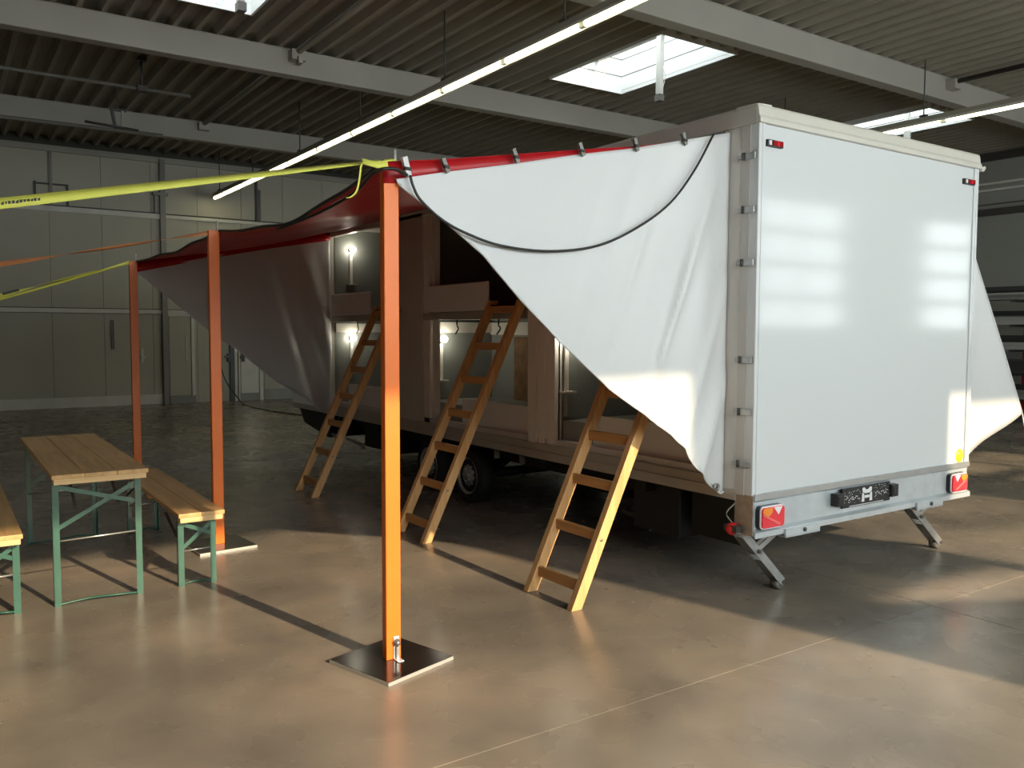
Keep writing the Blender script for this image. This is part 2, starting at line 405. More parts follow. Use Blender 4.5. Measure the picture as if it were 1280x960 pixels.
B(4.13, 4.15, HY1-0.12, HY1-0.08, 4.25, 4.70).build('post', 'darkmetal', wb); B(4.10, 4.42, HY1-0.18, HY1-0.02, 4.66, 4.72).build('bracket', 'midmetal', wb)
B(2.09, 2.14, HY1-0.09, HY1-0.02, 4.25, 5.40).build('post', 'midmetal', wb)
bf = MB().box(1.80, 1.84, HY1-.09, HY1-.02, 4.22, 4.74).box(2.40, 2.44, HY1-.09, HY1-.02, 4.22, 4.70).box(1.80, 2.44, HY1-.08, HY1-.03, 4.69, 4.72)
bf.build('pipe_frame', 'darkmetal', wb)
B(HX0, 4.25, HY1-0.075, HY1-0.045, 4.25, 4.28).build('pipe', 'darkmetal', wb)
B(6.40, 6.45, HY1-0.09, HY1-0.02, 4.24, 5.40).build('post', 'darkmetal', wb); B(6.49, 6.53, HY1-0.09, HY1-0.02, 4.24, 5.0).build('post', 'midmetal', wb)
MB().box(3.20, 3.225, HY1-.08, HY1-.03, 1.24, 1.88).box(3.24, 3.255, HY1-.08, HY1-.03, 1.24, 1.88).build('bolt_rail', 'midmetal', wb)
MB().box(3.79, 3.85, HY1-.07, HY1-.025, 0.95, 1.25).box(3.80, 3.88, HY1-.12, HY1-.05, 1.05, 1.08).build('gate_latch', 'rail', wb)
d = struct(B(4.40, 4.86, HY1-0.06, HY1-0.025, 0.18, 1.97).build('door_1', 'wallp'))
B(4.40, 4.96, HY1-0.07, HY1-0.02, 0.0, 0.17).build('threshold_board', 'midmetal', d)
MB().box(4.875, 4.945, HY1-.09, HY1-.02, 0.17, 2.04).box(4.37, 4.945, HY1-.09, HY1-.02, 1.98, 2.04).build('door_frame', 'rail', d)
MB().box(4.75, 4.775, HY1-.09, HY1-.05, 0.98, 1.55).build('bar_handle', 'rail', d)
d = struct(B(6.00, 6.42, HY1-0.06, HY1-0.025, 0.18, 1.93).build('door_2', 'rail'))
MB().box(5.74, 5.84, HY1-.10, HY1-.02, 0.0, 2.0).build('dark_jamb', 'black', d)
MB().box(5.85, 5.90, HY1-.09, HY1-.02, 0.0, 2.0).box(5.94, 5.97, HY1-.09, HY1-.02, 0.0, 2.0).box(6.44, 6.52, HY1-.08, HY1-.02, 0.0, 2.0).build('door_frame', 'rail', d)
B(5.98, 6.52, HY1-.07, HY1-.02, 0.0, 0.17).build('threshold_board', 'midmetal', d)
MB().box(6.02, 6.08, HY1-.12, HY1-.05, 0.93, 1.12).box(5.96, 6.05, HY1-.15, HY1-.11, 1.02, 1.06).build('lock_handle', 'black', d)
MB().box(5.68, 5.74, HY1-.12, HY1-.02, 0.93, 1.12).box(5.60, 5.70, HY1-.15, HY1-.11, 1.03, 1.07).build('lock_handle', 'black', d)

# ---------------------------------------------------------------- pipes under the roof
def pipe(pts, r, label, m='midmetal', extra=None, name='ceiling_pipe'):
    o = MB().tube(pts, r, 10)
    root = empty(name, Vector(pts[0])); tag(root, label, 'pipe')
    o.build('pipe_run', m, root)
    if extra: extra(root)
    return root
def ex1(root):
    MB().box(4.22, 4.42, 11.62, 11.79, 5.42, 5.56).box(4.29, 4.35, 11.55, 11.68, 5.36, 5.46).build('bracket', 'beam', root)
    MB().box(4.22, 4.42, 16.60, 16.76, 5.42, 5.56).build('bracket', 'beam', root)
pipe([(4.32, 16.7, 5.54), (4.32, 2.5, 5.54)], 0.045, 'grey pipe hung along the roof ribs between the long roof beams', 'beam', ex1)
def ex2(root):
    MB().box(13.0, 13.2, 7.10, 7.26, 5.40, 5.54).build('bracket', 'beam', root)
pipe([(13.1, 7.2, 5.51), (13.1, -2.0, 5.51)], 0.035, 'dark pipe starting at a beam near the yellowish strip light', 'darkmetal', ex2)
def ex3(root):
    MB().tube([(2.62, 13.45, 5.15), (2.62, 13.45, 5.62)], 0.018, 8).box(2.55, 2.69, 13.40, 13.50, 5.13, 5.21).box(2.56, 2.68, 13.38, 13.52, 5.56, 5.62).build('hanger', 'darkmetal', root)
pipe([(HX0+.05, 13.45, 5.17), (3.3, 13.45, 5.17)], 0.025, 'thin straight pipe on a single hanger rod between two beams', 'midmetal', ex3)
def ex4(root):
    MB().bar((2.56, 15.28, 4.92), (2.51, 15.28, 5.24), .045, .045).build('hanger', 'darkmetal', root); MB().bar((2.66, 15.28, 4.92), (2.67, 15.28, 5.24), .045, .045).build('hanger', 'beam', root)
    MB().box(2.48, 2.72, 15.26, 15.30, 5.23, 5.27).bar((2.6, 15.28, 5.25), (2.6, 15.28, 5.62), .02, .02).build('hanger_rod', 'darkmetal', root)
    MB().tube([(2.1, 15.24, 4.99), (2.9, 15.24, 4.95)], 0.022, 8).build('clamp_tube', 'darkmetal', root)
pipe([(HX0+.05, 15.6, 4.92), (3.28, 15.25, 4.92)], 0.03, 'lower pipe ending in mid air with a forked hanger', 'midmetal', ex4)

# ---------------------------------------------------------------- strip lights
def strip_light(x, label, tm, y0=1.1, n=14):
    seg = 1.4; z = 4.66; y1 = y0+n*seg - 0.65
    root = empty('strip_light', (x, y0, z)); tag(root, label, 'ceiling light', 'long strip lights')
    B(x-0.045, x+0.045, y0, y1, z+0.055, z+0.125).build('housing', 'housing', root)
    MB().prism([(x-.05, y0, z+.06), (x-.085, y0, z+.02), (x-.08, y0, z+.015), (x-.045, y0, z+.055)], (0, y1-y0, 0)).prism([(x+.045, y0, z+.055), (x+.08, y0, z+.015), (x+.085, y0, z+.02), (x+.05, y0, z+.06)], (0, y1-y0, 0)).build('reflector', 'skylt', root)
    yy = y0
    while yy < y1-0.05:
        ye = min(yy+seg, y1)
        MB().tube([(x, yy+0.05, z+0.022), (x, ye-0.05, z+0.022)], 0.034, 10).build('tube', tm, root)
        B(x-0.022, x+0.022, ye-0.052, ye+0.05 if ye < y1 else ye, z-0.004, z+0.056).build('socket', 'skylt', root)
        yy = ye
    for yy in (2.0, 4.6, 7.0, 9.45, 12.0, 14.55, 17.2, 19.6):
        if yy < y1: MB().tube([(x, yy, z+0.12), (x, yy, HZ+0.05)], 0.010, 6).box(x-.03, x+.03, yy-.05, yy+.05, z+.12, z+.16).build('hanger_rod', 'darkmetal', root)
strip_light(5.40, 'long suspended strip light glowing warm white above the red awning', 'tube')
strip_light(12.0, 'long suspended strip light glowing behind the box trailer roof', 'tube')

# ---------------------------------------------------------------- storage rack by the right wall
rack = empty('cantilever_rack', (16.9, 6.0, 0)); tag(rack, 'tall cantilever storage rack with red uprights against dark wall', 'rack')
for yy in (3.4, 7.75, 10.6):
    B(16.95, 17.05, yy-0.035, yy+0.035, 0, 2.75).build('upright', 'redsteel', rack)
    B(16.4, 17.5, yy-.05, yy+.05, 0.0, 0.10).build('foot_beam', 'darkmetal', rack)
    for zz in (0.45, 0.92, 1.36, 1.82, 2.28): B(16.40, 17.0, yy-0.03, yy+0.03, zz-0.05, zz).build('arm', 'darkmetal', rack)
random.seed(3)
for lv, zz in enumerate((0.45, 0.92, 1.36, 1.82, 2.28)):
    xx = 16.41; q = 0
    for wd, ht, mm in random.sample([(.10, .10, 'bar1'), (.14, .16, 'bar2'), (.09, .22, 'bar3'), (.12, .09, 'bar2'), (.08, .13, 'bar1'), (.10, .26, 'bar3')], 4):
        y0 = random.uniform(3.0, 3.6); y1 = random.uniform(10.6, 11.6)
        o = MB(); o.box(xx, xx+wd, y0, y1, zz, zz+ht*0.25).box(xx+wd*.35, xx+wd*.65, y0, y1, zz+ht*.25, zz+ht*.8).box(xx, xx+wd, y0, y1, zz+ht*.8, zz+ht)
        o = o.build('metal_profile', mm)
        nm = {'bar1': 'pale', 'bar2': 'grey', 'bar3': 'black'}[mm]
        tag(o, 'long %s metal profile lying on the %s arms of the storage rack' % (nm, ('lowest', 'second lowest', 'middle', 'second highest', 'topmost')[lv]), 'metal bar', '%s profiles on rack level %d' % (nm, lv+1))
        xx += wd+0.02; q += 1

# ---------------------------------------------------------------- box trailer
TX0, TX1, TY0, TY1 = 4.05, 6.55, 3.38, 11.30
T = empty('box_trailer', (TX0, TY0, 0)); tag(T, 'white box trailer with open bunk side, rear lights and twin wheels', 'trailer')
# rear
B(TX0+0.06, TX1-0.06, TY0, TY0+0.05, 0.672, 2.89).build('rear_panel', 'white', T)
for xa in (TX0, TX1-0.06):
    MB().box(xa+0.0, xa+0.06, TY0-0.012, TY0+0.055, 0.66, 2.90).box(xa+0.026, xa+0.034, TY0-0.016, TY0, 0.67, 2.89).build('corner_trim', 'white', T, bevel=0.006)
B(TX0-0.004, TX0+0.05, TY0+0.05, TY0+0.115, 0.66, 2.89).build('corner_profile', 'corner', T)
B(TX0, TX0+0.05, TY0+0.115, 3.70, 0.67, 2.89).build('side_panel', 'beige', T)
rc = MB().prism([(TX0-.01, TY0-.028, 2.885), (TX0-.01, TY0-.028, 2.915), (TX0-.01, TY0-.018, 2.93), (TX0-.01, TY0-.010, 2.985), (TX0-.01, TY0+.005, 3.0), (TX0-.01, TY0+.16, 3.005), (TX0-.01, TY0+.16, 2.885)], (TX1-TX0+.02, 0, 0))
rc.build('rear_roof_cap', 'cream', T, bevel=.006)
MB().prism([(TX1+.0, TY0-.03, 2.872), (TX1+.0, TY0-.03, 2.90), (TX1+.07, TY0-.02, 2.915), (TX1+.08, TY0-.02, 2.90), (TX1+.05, TY0-.02, 2.872)], (0, 7.7, 0)).build('gutter', 'cream', T)
MB().prism([(TX0-.012, TY0+.0, 2.885), (TX0-.012, TY0+.0, 2.98), (TX0+.004, TY0+.0, 3.0), (TX0+.12, TY0, 3.005), (TX0+.12, TY0, 2.885)], (0, TY1-TY0, 0)).build('side_roof_cap', 'cream', T)
B(TX0+0.1, TX1, TY0+0.1, TY1, 2.90, 3.0).build('roof', 'cream', T)
B(TX0-0.03, TX0-0.004, 3.60, 4.05, 2.852, 2.878).build('keder_rail', 'alu', T); B(TX0-0.03, TX0-0.004, 4.05, 9.9, 2.852, 2.878).build('keder_rail', 'sill', T)
B(TX1-0.05, TX1, TY0+0.055, TY1, 0.67, 2.89).build('side_panel', 'white', T)
B(TX0, TX1, TY1-0.05, TY1, 0.67, 2.89).build('front_panel', 'white2', T)
B(TX0, TX0+0.05, 9.90, TY1-0.05, 0.67, 2.89).build('side_panel', 'white2', T)
# rear beam
rb = MB().prism([(TX0+.01, TY0-.01, 0.425), (TX0+.01, TY0-.035, 0.405), (TX0+.01, TY0-.035, 0.44), (TX0+.01, TY0-.005, 0.455), (TX0+.01, TY0-.005, 0.62), (TX0+.01, TY0-.022, 0.64), (TX0+.01, TY0-.022, 0.672), (TX0+.01, TY0+.06, 0.672), (TX0+.01, TY0+.06, 0.405)], (TX1-TX0-.02, 0, 0))
rbo = rb.build('rear_beam', 'galv', T)
B(TX0, TX0+0.012, TY0-0.02, TY0+0.12, 0.42, 0.665).build('end_plate', 'zinc', rbo)
B(TX0+.012, TX1-.012, TY0-.026, TY0-.02, 0.636, 0.674).build('cover_strip', 'alu', rbo)
for xa, s in ((TX0+.52, 1), (TX1-.52, -1)):
    MB().box(xa-.24, xa+.10, TY0-.05, TY0-.034, 0.385, 0.435).box(xa-.24, xa+.10, TY0-.05, TY0+.03, 0.380, 0.388).build('fixing_bracket', 'galv', rbo)
    MB().lathe((xa-.06, TY0-.05, .412), (0, -1, 0), [(0, .014), (.01, .014), (.012, .001)], 8).build('bolt', 'darkmetal', rbo)
def tail_light(xc, flip):
    zc = 0.527; y = TY0-0.035
    def rr(w, h, r, dx=0, dz=0, yy=y):
        pts = []
        for cx, cz, a0 in ((w/2-r, h/2-r, 0), (-w/2+r, h/2-r, 90), (-w/2+r, -h/2+r, 180), (w/2-r, -h/2+r, 270)):
            for k in range(5): a = math.radians(a0+22.5*k); pts.append((xc+dx+cx+r*math.cos(a), yy, zc+dz+cz+r*math.sin(a)))
        return pts
    h = MB().prism(rr(.225, .145, .03), (0, .04, 0)); h = h.build('tail_light', 'black', T)
    MB().prism(rr(.222, .142, .03, yy=y-.008), (0, .010, 0)).build('chrome_rim', 'clearlens', h)
    MB().prism(rr(.205, .125, .022, yy=y-.018), (0, .012, 0)).build('red_lens', 'redlens', h)
    f = flip
    MB().prism([(xc-f*.097, y-.0205, zc+.055), (xc-f*.085, y-.0205, zc+.060), (xc-f*.010, y-.0205, zc+.060), (xc-f*.015, y-.0205, zc+.030), (xc-f*.045, y-.0205, zc+.008), (xc-f*.080, y-.0205, zc+.012), (xc-f*.100, y-.0205, zc+.035)], (0, .004, 0)).build('amber_lens', 'amber', h)
    MB().prism([(xc+f*.0, y-.0205, zc+.060), (xc+f*.078, y-.0205, zc+.060), (xc+f*.045, y-.0205, zc+.012)], (0, .004, 0)).build('triangle_reflector', 'clearlens', h)
    MB().prism([(xc-f*.100, y-.0205, zc+.018), (xc-f*.090, y-.0205, zc+.026), (xc+f*.070, y-.0205, zc-.045), (xc+f*.05, y-.0205, zc-.052)], (0, .003, 0)).build('lens_stripe', 'pinklens', h)
tail_light(TX0+.155, 1); tail_light(TX1-.19, -1)
pl = MB().box(4.92, 5.47, TY0-.035, TY0-.02, 0.49, 0.622).build('number_plate_holder', 'black', T, bevel=0.004)
em = MB(); yq = TY0-.0365
cx = 5.195
em.prism([(cx-.055, yq, .605), (cx-.035, yq, .612), (cx-.012, yq, .595), (cx+.012, yq, .595), (cx+.035, yq, .612), (cx+.055, yq, .605), (cx+.050, yq, .58), (cx+.02, yq, .57), (cx-.02, yq, .57), (cx-.050, yq, .58)], (0, .002, 0))
em.prism([(cx-.055, yq, .575), (cx-.035, yq, .57), (cx-.03, yq, .515), (cx-.06, yq, .515)], (0, .002, 0)).prism([(cx+.035, yq, .57), (cx+.055, yq, .575), (cx+.06, yq, .515), (cx+.03, yq, .515)], (0, .002, 0)).box(cx-.028, cx+.028, yq, yq+.002, .538, .556)
em.build('emblem', 'ink', pl)
random.seed(5); sp = MB()
for k in range(70):
    xx = random.choice((random.uniform(4.935, 5.12), random.uniform(5.27, 5.455))); zz = random.uniform(.515, .612); ww = random.uniform(.002, .009)
    sp.box(xx, xx+ww, yq, yq+.002, zz, zz+random.uniform(.002, .006))
for k in range(9):
    xx = 4.955+k*.017; sp.box(xx, xx+.012, yq, yq+.002, .548+.01*math.sin(k*2.1), .554+.01*math.sin(k*2.1)); xx += .335; sp.box(xx, xx+.012, yq, yq+.002, .556+.01*math.sin(k*1.7), .562+.01*math.sin(k*1.7))
for k in range(28): sp.box(5.0+k*.014, 5.0+k*.014+.010, yq, yq+.002, .496, .502)
o = sp.build('fine_print', 'ink', pl); o['kind'] = 'stuff'
for xa in (4.875, 5.50): MB().box(xa-.04, xa+.04, TY0-.055, TY0-.005, .515, .60).box(xa-.03, xa+.03, TY0-.06, TY0-.05, .53, .585).build('plate_lamp', 'black', T, bevel=0.004)
for xa in (4.115, 6.335):
    m_ = B(xa, xa+.145, TY0-.022, TY0+.001, 2.757, 2.797).build('marker_lamp', 'black', T, bevel=0.003)
    B(xa+.045, xa+.135, TY0-.028, TY0-.02, 2.762, 2.792).build('marker_lens', 'darkred', m_); B(xa+.082, xa+.098, TY0-.030, TY0-.027, 2.764, 2.790).build('marker_glint', 'redlens', m_)
    B(xa+.010, xa+.032, TY0-.026, TY0-.02, 2.764, 2.790).build('clear_window', 'clearlens', m_)
MB().lathe((6.43, TY0-.001, .722), (0, -1, 0), [(0, .052), (.002, .052), (.0022, .001)], 24).build('round_sticker', 'yellow', T)
for zz in (2.70, 2.385, 2.07, 1.486, 1.171, 0.853):
    h = MB().box(TX0-.016, TX0-.0, TY0+.005, TY0+.085, zz-.020, zz+.020).box(TX0-.014, TX0, TY0+.085, TY0+.135, zz-.013, zz+.013)
    h = h.build('hinge', 'zinc', T, bevel=0.003)
    MB().tube([(TX0-.02, TY0+.088, zz-.022), (TX0-.02, TY0+.088, zz+.022)], .009, 8).build('hinge_pin', 'darkmetal', h)
# side opening frame
SZ0, SZ1 = 0.79, 2.89
B(TX0-.005, TX0+.20, TY0+.115, TY1, .62, .685).build('sill', 'sill', T); B(TX0+.004, TX0+.22, 3.70, 9.9, .685, .745).build('sill', 'sill', T)
B(TX0+.02, TX0+.25, TY0+.3, TY1-.05, .745, .79).build('sill', 'beige', T)
B(TX0+.05, TX1-.05, TY0+.06, TY1-.05, .70, .785).build('floor_deck', 'innerfloor', T)
B(TX0, TX0+.06, 3.70, TY1, 2.80, 2.89).build('top_rail', 'white2', T)
# bays: partitions across the trailer, back wall, posts
IX = 4.98
B(IX, IX+.04, 3.5, TY1-.05, .785, 2.90).build('corridor_wall', 'innergrey', T)
for ya, yb, nm in ((5.34, 5.73, 0), (7.44, 8.10, 1)):
    B(TX0+.03, IX, yb-.40 if nm else ya+.03, yb, .785, 2.90).build('partition', 'innergrey', T)
B(TX0+.04, IX, 9.90, 9.94, .785, 2.90).build('partition', 'innergrey', T)
B(TX0, TX0+.06, 7.545, 8.12, .745, 2.83).build('divider_panel', 'beige', T)
for a, b_, d_ in ((7.43, 7.55, .02), (7.36, 7.41, .04)): B(TX0+d_, TX0+d_+.06, a, b_, .745, 2.83).build('post', 'white2', T)
for a, b_, d_ in ((5.36, 5.45, .012), (5.45, 5.50, .022), (5.50, 5.575, .012), (5.575, 5.60, .024), (5.60, 5.70, .0), (5.70, 5.74, .02)): B(TX0+d_, TX0+d_+.07, a, b_, .745, 2.83).build('post', 'white2', T)
B(TX0+.05, TX0+.065, 5.36, 5.76, .745, 2.83).build('post_backing', 'beige', T)
# bunks
def bunk(y0, y1, g0, g1, l0, l1):
    B(TX0+.01, TX0+.06, y0, y1, 1.765, 1.835).build('bunk_beam', 'sill', T)
    B(TX0+.06, IX, y0, y1, 1.775, 1.80).build('bunk_base', 'innergrey', T)
    B(TX0-.005, TX0+.02, g0, g1, 1.84, 2.10).build('guard_board', 'white2', T, bevel=0.012)
    B(TX0+.07, TX0+.095, l0, l1, .785, 1.02).build('kick_board', 'white2', T)
    B(TX0+.10, IX, y0, y1, .79, .95).build('lower_bunk_base', 'innergrey', T)
    B(IX-.03, IX, y0, y1, 1.62, 1.75).build('pelmet', 'white2', T)
    B(TX0+.05, IX, y1-.025, y1, 1.64, 1.75).build('pelmet', 'white2', T)
    for q in (0.25, 0.62): MB().tube(smooth_path([(TX0+.05, lerp(y0, y1, q), 1.765), (TX0+.06, lerp(y0, y1, q)+.02, 1.71), (TX0+.045, lerp(y0, y1, q)-.03, 1.68), (TX0+.05, lerp(y0, y1, q)+.03, 1.63)]), .007, 6).build('loose_strap', 'darkmetal', T)
bunk(5.74, 7.68, 6.32, 7.42, 5.76, 6.88)
bunk(8.12, 9.90, 8.76, 9.88, 8.15, 9.55)
bunk(3.72, 5.36, 4.42, 5.3, 3.72, 4.95)
B(IX-.035, IX-.01, 6.95, 7.22, .95, 1.60).build('chipboard_panel', 'osb', T)
def wall_lamp(x, y, z):
    l = MB().lathe((x, y, z), (0, -1, 0), [(0, .03), (.02, .03), (.035, .018), (.05, .018)], 14).build('wall_lamp', 'cream', T)
    MB().sphere((x, y-.075, z), .037).build('bulb', 'lampglow', l)
    B(x-.018, x+.018, y-.02, y, z-.42, z-.05).build('cable_duct', 'white2', l)
    B(x-.06, x+.06, y-.07, y, z-.435, z-.42).build('ledge', 'white2', l)
    B(x-.022, x+.022, y-.05, y, z-.62, z-.45).build('socket_box', 'innergrey', l)
wall_lamp(4.31, 9.90, 1.57); wall_lamp(4.31, 9.90, 2.66); wall_lamp(4.335, 7.68, 1.575); wall_lamp(4.17, 5.36, 1.60)
# running gear
for xa in (4.42, 6.02): B(xa, xa+.09, TY0+.06, 10.9, .44, .62).build('chassis_rail', 'chassis', T)
for k, yy in enumerate((4.4, 5.6, 8.8, 9.9, 10.6)): B(TX0+.1, TX1-.1, yy, yy+.06, .52, .62).build('cross_member', 'chassis', T)
B(TX0+.05, TX1-.05, TY0+.06, TY1-.05, .60, .70).build('underfloor', 'chassis', T)
def wheel(x, y, s):
    r = .27
    w_ = MB().lathe((x, y, r), (-s, 0, 0), [(-.185, .17), (-.185, .24), (-.165, .265), (-.09, .27), (-.02, .265), (0, .245), (.004, .20), (-.01, .175), (-.10, .165)], 32).build('wheel', 'rubber', T)
    rim = MB().lathe((x, y, r), (-s, 0, 0), [(-.10, .17), (-.012, .176), (.0, .182), (.004, .178), (-.012, .165), (-.035, .150)], 32)
    rim.lathe((x, y, r), (-s, 0, 0), [(-.035, .150), (-.035, .132)], 32)
    rim.lathe((x, y, r), (-s, 0, 0), [(-.012, .095), (.002, .075), (.002, .05), (.012, .045), (.02, .03), (.02, .001)], 32)
    for k in range(10):
        a0 = 2*math.pi*k/10; a1 = a0+.36
        def pt(a, rr, h): return (x-s*h, y+rr*math.cos(a), r+rr*math.sin(a))
        rim.prism([pt(a0, .094, -.012), pt(a1, .094, -.012), pt(a1, .134, -.035), pt(a0, .134, -.035)], (s*.008, 0, 0))
    rim.build('rim', 'steelrim', w_)
    hub = MB()
    for k in range(5):
        a = 2*math.pi*k/5; hub.lathe((x-s*.002, y+.06*math.cos(a), r+.06*math.sin(a)), (-s, 0, 0), [(0, .009), (.012, .009), (.014, .001)], 6)
    hub.build('wheel_nuts', 'zinc', w_)
    MB().lathe((x+s*.04, y, r), (-s, 0, 0), [(0, .16), (.02, .16), (.02, .001)], 20).build('brake_drum', 'chassis', w_)
for yy in (6.93, 7.70):
    wheel(4.20, yy, 1); wheel(6.40, yy, -1)
    MB().tube([(4.24, yy, .27), (6.36, yy, .27)], .045, 10).build('axle', 'chassis', T)
    MB().bar((4.46, yy, .27), (4.46, yy-.3, .46), .06, .08).build('axle_arm', 'chassis', T)
B(4.24, 4.70, 4.15, 4.62, .22, .60).build('storage_box', 'chassis', T, bevel=.01)
B(4.30, 5.2, 8.6, 9.5, .26, .60).build('storage_box', 'chassis', T, bevel=.01)
B(4.25, 4.9, 3.62, 4.05, .28, .60).build('storage_box', 'chassis', T, bevel=.01)
MB().prism([(4.12, 11.24, .62), (4.12, 11.05, .42), (4.12, 10.2, .30), (4.12, 10.0, .62)], (.5, 0, 0)).build('front_storage_box', 'chassis', T)
B(5.05, 6.25, 5.5, 6.45, .18, .60).build('dark_filler', 'chassis', T, bevel=.02); B(5.3, 6.35, 8.25, 10.8, .16, .60).build('dark_filler', 'chassis', T, bevel=.02); B(4.95, 5.9, 6.6, 8.1, .34, .60).build('dark_filler', 'chassis', T, bevel=.02)  # made-up black boxes, added so the lit floor beyond stays hidden
MB().tube([(4.5, 5.02, .235), (4.5, 4.68, .19)], .022, 10).build('crank_tube', 'midmetal', T)
MB().prism([(4.44, 4.66, .235), (4.44, 4.60, .20), (4.44, 4.60, .165), (4.44, 4.66, .145)], (.05, 0, 0)).build('reflector_tag', 'ink', T)
for yy, zz in ((9.2, .30), (9.9, .33)): MB().tube([(4.16, yy, zz), (4.16, yy+.5, zz+.03)], .02, 8).lathe((4.16, yy, zz), (-1, 0, 0), [(0, .04), (.02, .04), (.022, .001)], 10).build('brake_fitting', 'zinc', T)
for yy in (5.9, 6.3, 8.5): MB().box(4.12, 4.16, yy, yy+.03, .52, .62).build('drop_bracket', 'midmetal', T)
def jack(px, fx, bx, yy):
    # two-plate folding support leg: pivot px, foot fx, brace fixed at bx
    o = MB(); a = Vector((px, yy, .44)); b_ = Vector((fx, yy, .05))
    for dy in (-.035, .035):
        o.bar(a+Vector((0, dy, 0)), b_+Vector((0, dy, 0)), .006, .055)
    o.bar(lerp(a, b_, .12)+Vector((0, 0, -.02)), lerp(a, b_, .42)+Vector((0, 0, -.02)), .07, .008)
    o.bar(lerp(a, b_, .55)+Vector((0, 0, -.02)), lerp(a, b_, .90)+Vector((0, 0, -.02)), .07, .008)
    o.tube([a+Vector((0, -.05, 0)), a+Vector((0, .05, 0))], .016, 10)
    leg = o.build('support_leg', 'zinc', T, bevel=.002)
    m_ = lerp(a, b_, .40)
    MB().bar(Vector((bx, yy-.02, .40)), m_+Vector((0, -.02, 0)), .008, .035).bar(Vector((bx, yy+.02, .40)), m_+Vector((0, .02, 0)), .008, .035).build('brace', 'zinc', leg)
    MB().lathe((fx-.012, yy-.045, .036), (0, 1, 0), [(.015, .001), (.015, .036), (.075, .036), (.075, .001)], 16).build('foot_roller', 'midmetal', leg)
    MB().tube([m_+Vector((0, -.055, 0)), m_+Vector((0, .055, 0))], .014, 8).build('pivot_bolt', 'darkmetal', leg); MB().tube([b_+Vector((.0, -.05, .0)), b_+Vector((.0, .05, .0))], .010, 8).build('pivot_bolt', 'darkmetal', leg)
    B(px-.06, px+.25, yy-.05, yy+.05, .43, .47).build('mount_plate', 'darkmetal', leg)
    return leg
j = jack(4.06, 4.47, 4.46, 3.49)
MB().sphere((4.03, 3.50, .445), .040).build('red_knob', 'redknob', j)
MB().tube(smooth_path([(4.03, 3.5, .48), (4.0, 3.52, .54), (4.05, 3.5, .60)]), .005, 6).build('safety_chain', 'midmetal', j)
jack(5.86, 6.34, 6.24, 3.49)

# ---------------------------------------------------------------- awning and tarpaulins
AX0, AX1 = 1.80, 4.045
TOPR = [(1.80, 2.458), (1.846, 2.462), (2.114, 2.501), (2.514, 2.568), (2.918, 2.637), (3.36, 2.708), (3.658, 2.772), (4.045, 2.865)]
def aw_outer(y):           # height of the outer edge, sagging between the posts
    for (a, za), (b_, zb) in (((3.74, 2.462), (6.57, 2.405)), ((6.57, 2.405), (9.75, 2.385))):
        if y <= b_+1e-6:
            t = (y-a)/(b_-a); return lerp(za, zb, t) - (.10 if a < 5 else .015)*math.sin(math.pi*t) - .012*math.sin(math.pi*5*t)*math.sin(math.pi*t)
    return 2.385
rows = []
for i in range(61):
    ty = i/60; r = []
    for q in range(33):
        s = q/32
        ya, yb = lerp(3.74, 9.75, ty), lerp(3.60, 9.90, ty)
        yy = lerp(ya, yb, s); z = interp(TOPR, lerp(AX0, AX1, s)) + (aw_outer(ya)-2.458)*(1-s) - .02*math.sin(math.pi*s)*math.sin(math.pi*ty)
        z += (.010*math.sin(9*s+14*ty) + .008*math.sin(31*ty+3*s))*math.sin(math.pi*s)*min(1, ty*6)
        x = lerp(AX0, AX1, s) + .05*math.sin(math.pi*min(1, max(0, (ya-3.74)/2.83 if ya < 6.57 else (ya-6.57)/3.18)))*(1-s)
        r.append((x, yy, z))
    rows.append(r)
AW = empty('awning', (1.8, 6.6, 2.38)); tag(AW, 'red tarpaulin awning stretched from trailer roof to three orange posts', 'awning')
MB().grid(rows).build('awning_sheet', 'red', AW, thick=.003)
MB().tube([r[0] for r in rows], .011, 6).build('edge_cord', 'darkmetal', AW)
# front valance band (the strip between the sheet edge and the clipped white tarpaulin)
TOPC = [(1.80, 2.380), (1.874, 2.385), (2.113, 2.440), (2.514, 2.522), (2.918, 2.613), (3.302, 2.690), (3.658, 2.775), (4.048, 2.868)]
def front_y(x): return lerp(3.74, 3.60, (x-1.83)/2.22)
g = []
for q in range(3):
    g.append([(x, front_y(x)+.004, lerp(interp(TOPR, x), interp(TOPC, x)-.02, q/2)) for x in [1.80+1.86*k/40 for k in range(41)]])
MB().grid(g).build('valance', 'red', AW, thick=.003)
g = []
for q in range(3):
    r = []
    for k in range(31):
        x = 1.79+2.25*k/30; r.append((x, 9.75+.15*k/30-.012*q, lerp(interp([(1.79, 2.383), (2.561, 2.545), (4.05, 2.862)], x), interp([(1.79, 2.29), (2.56, 2.478), (3.305, 2.64), (4.06, 2.785)], x)-.02, q/2)))
    g.append(r)
MB().grid(g).build('valance', 'red', AW, thick=.003)
BOT = [(1.853, 2.392), (1.874, 2.354), (2.144, 2.177), (2.326, 2.047), (2.566, 1.811), (2.822, 1.586), (3.151, 1.326), (3.445, 1.143), (3.631, 1.032), (3.734, .943), (3.80, .826), (3.894, .744), (4.017, .642), (4.05, .66)]
def curtain(xs, top, bot, yf, nz, fold):
    rows = []
    for i in range(nz+1):
        t = i/nz; r = []
        for x in xs:
            z = lerp(interp(top, x), interp(bot, x), t)
            r.append((x, yf(x)+fold(x, z, t), z))
        rows.append(r)
    return rows
def ridge(v): return (1-abs(math.sin(v)))**3
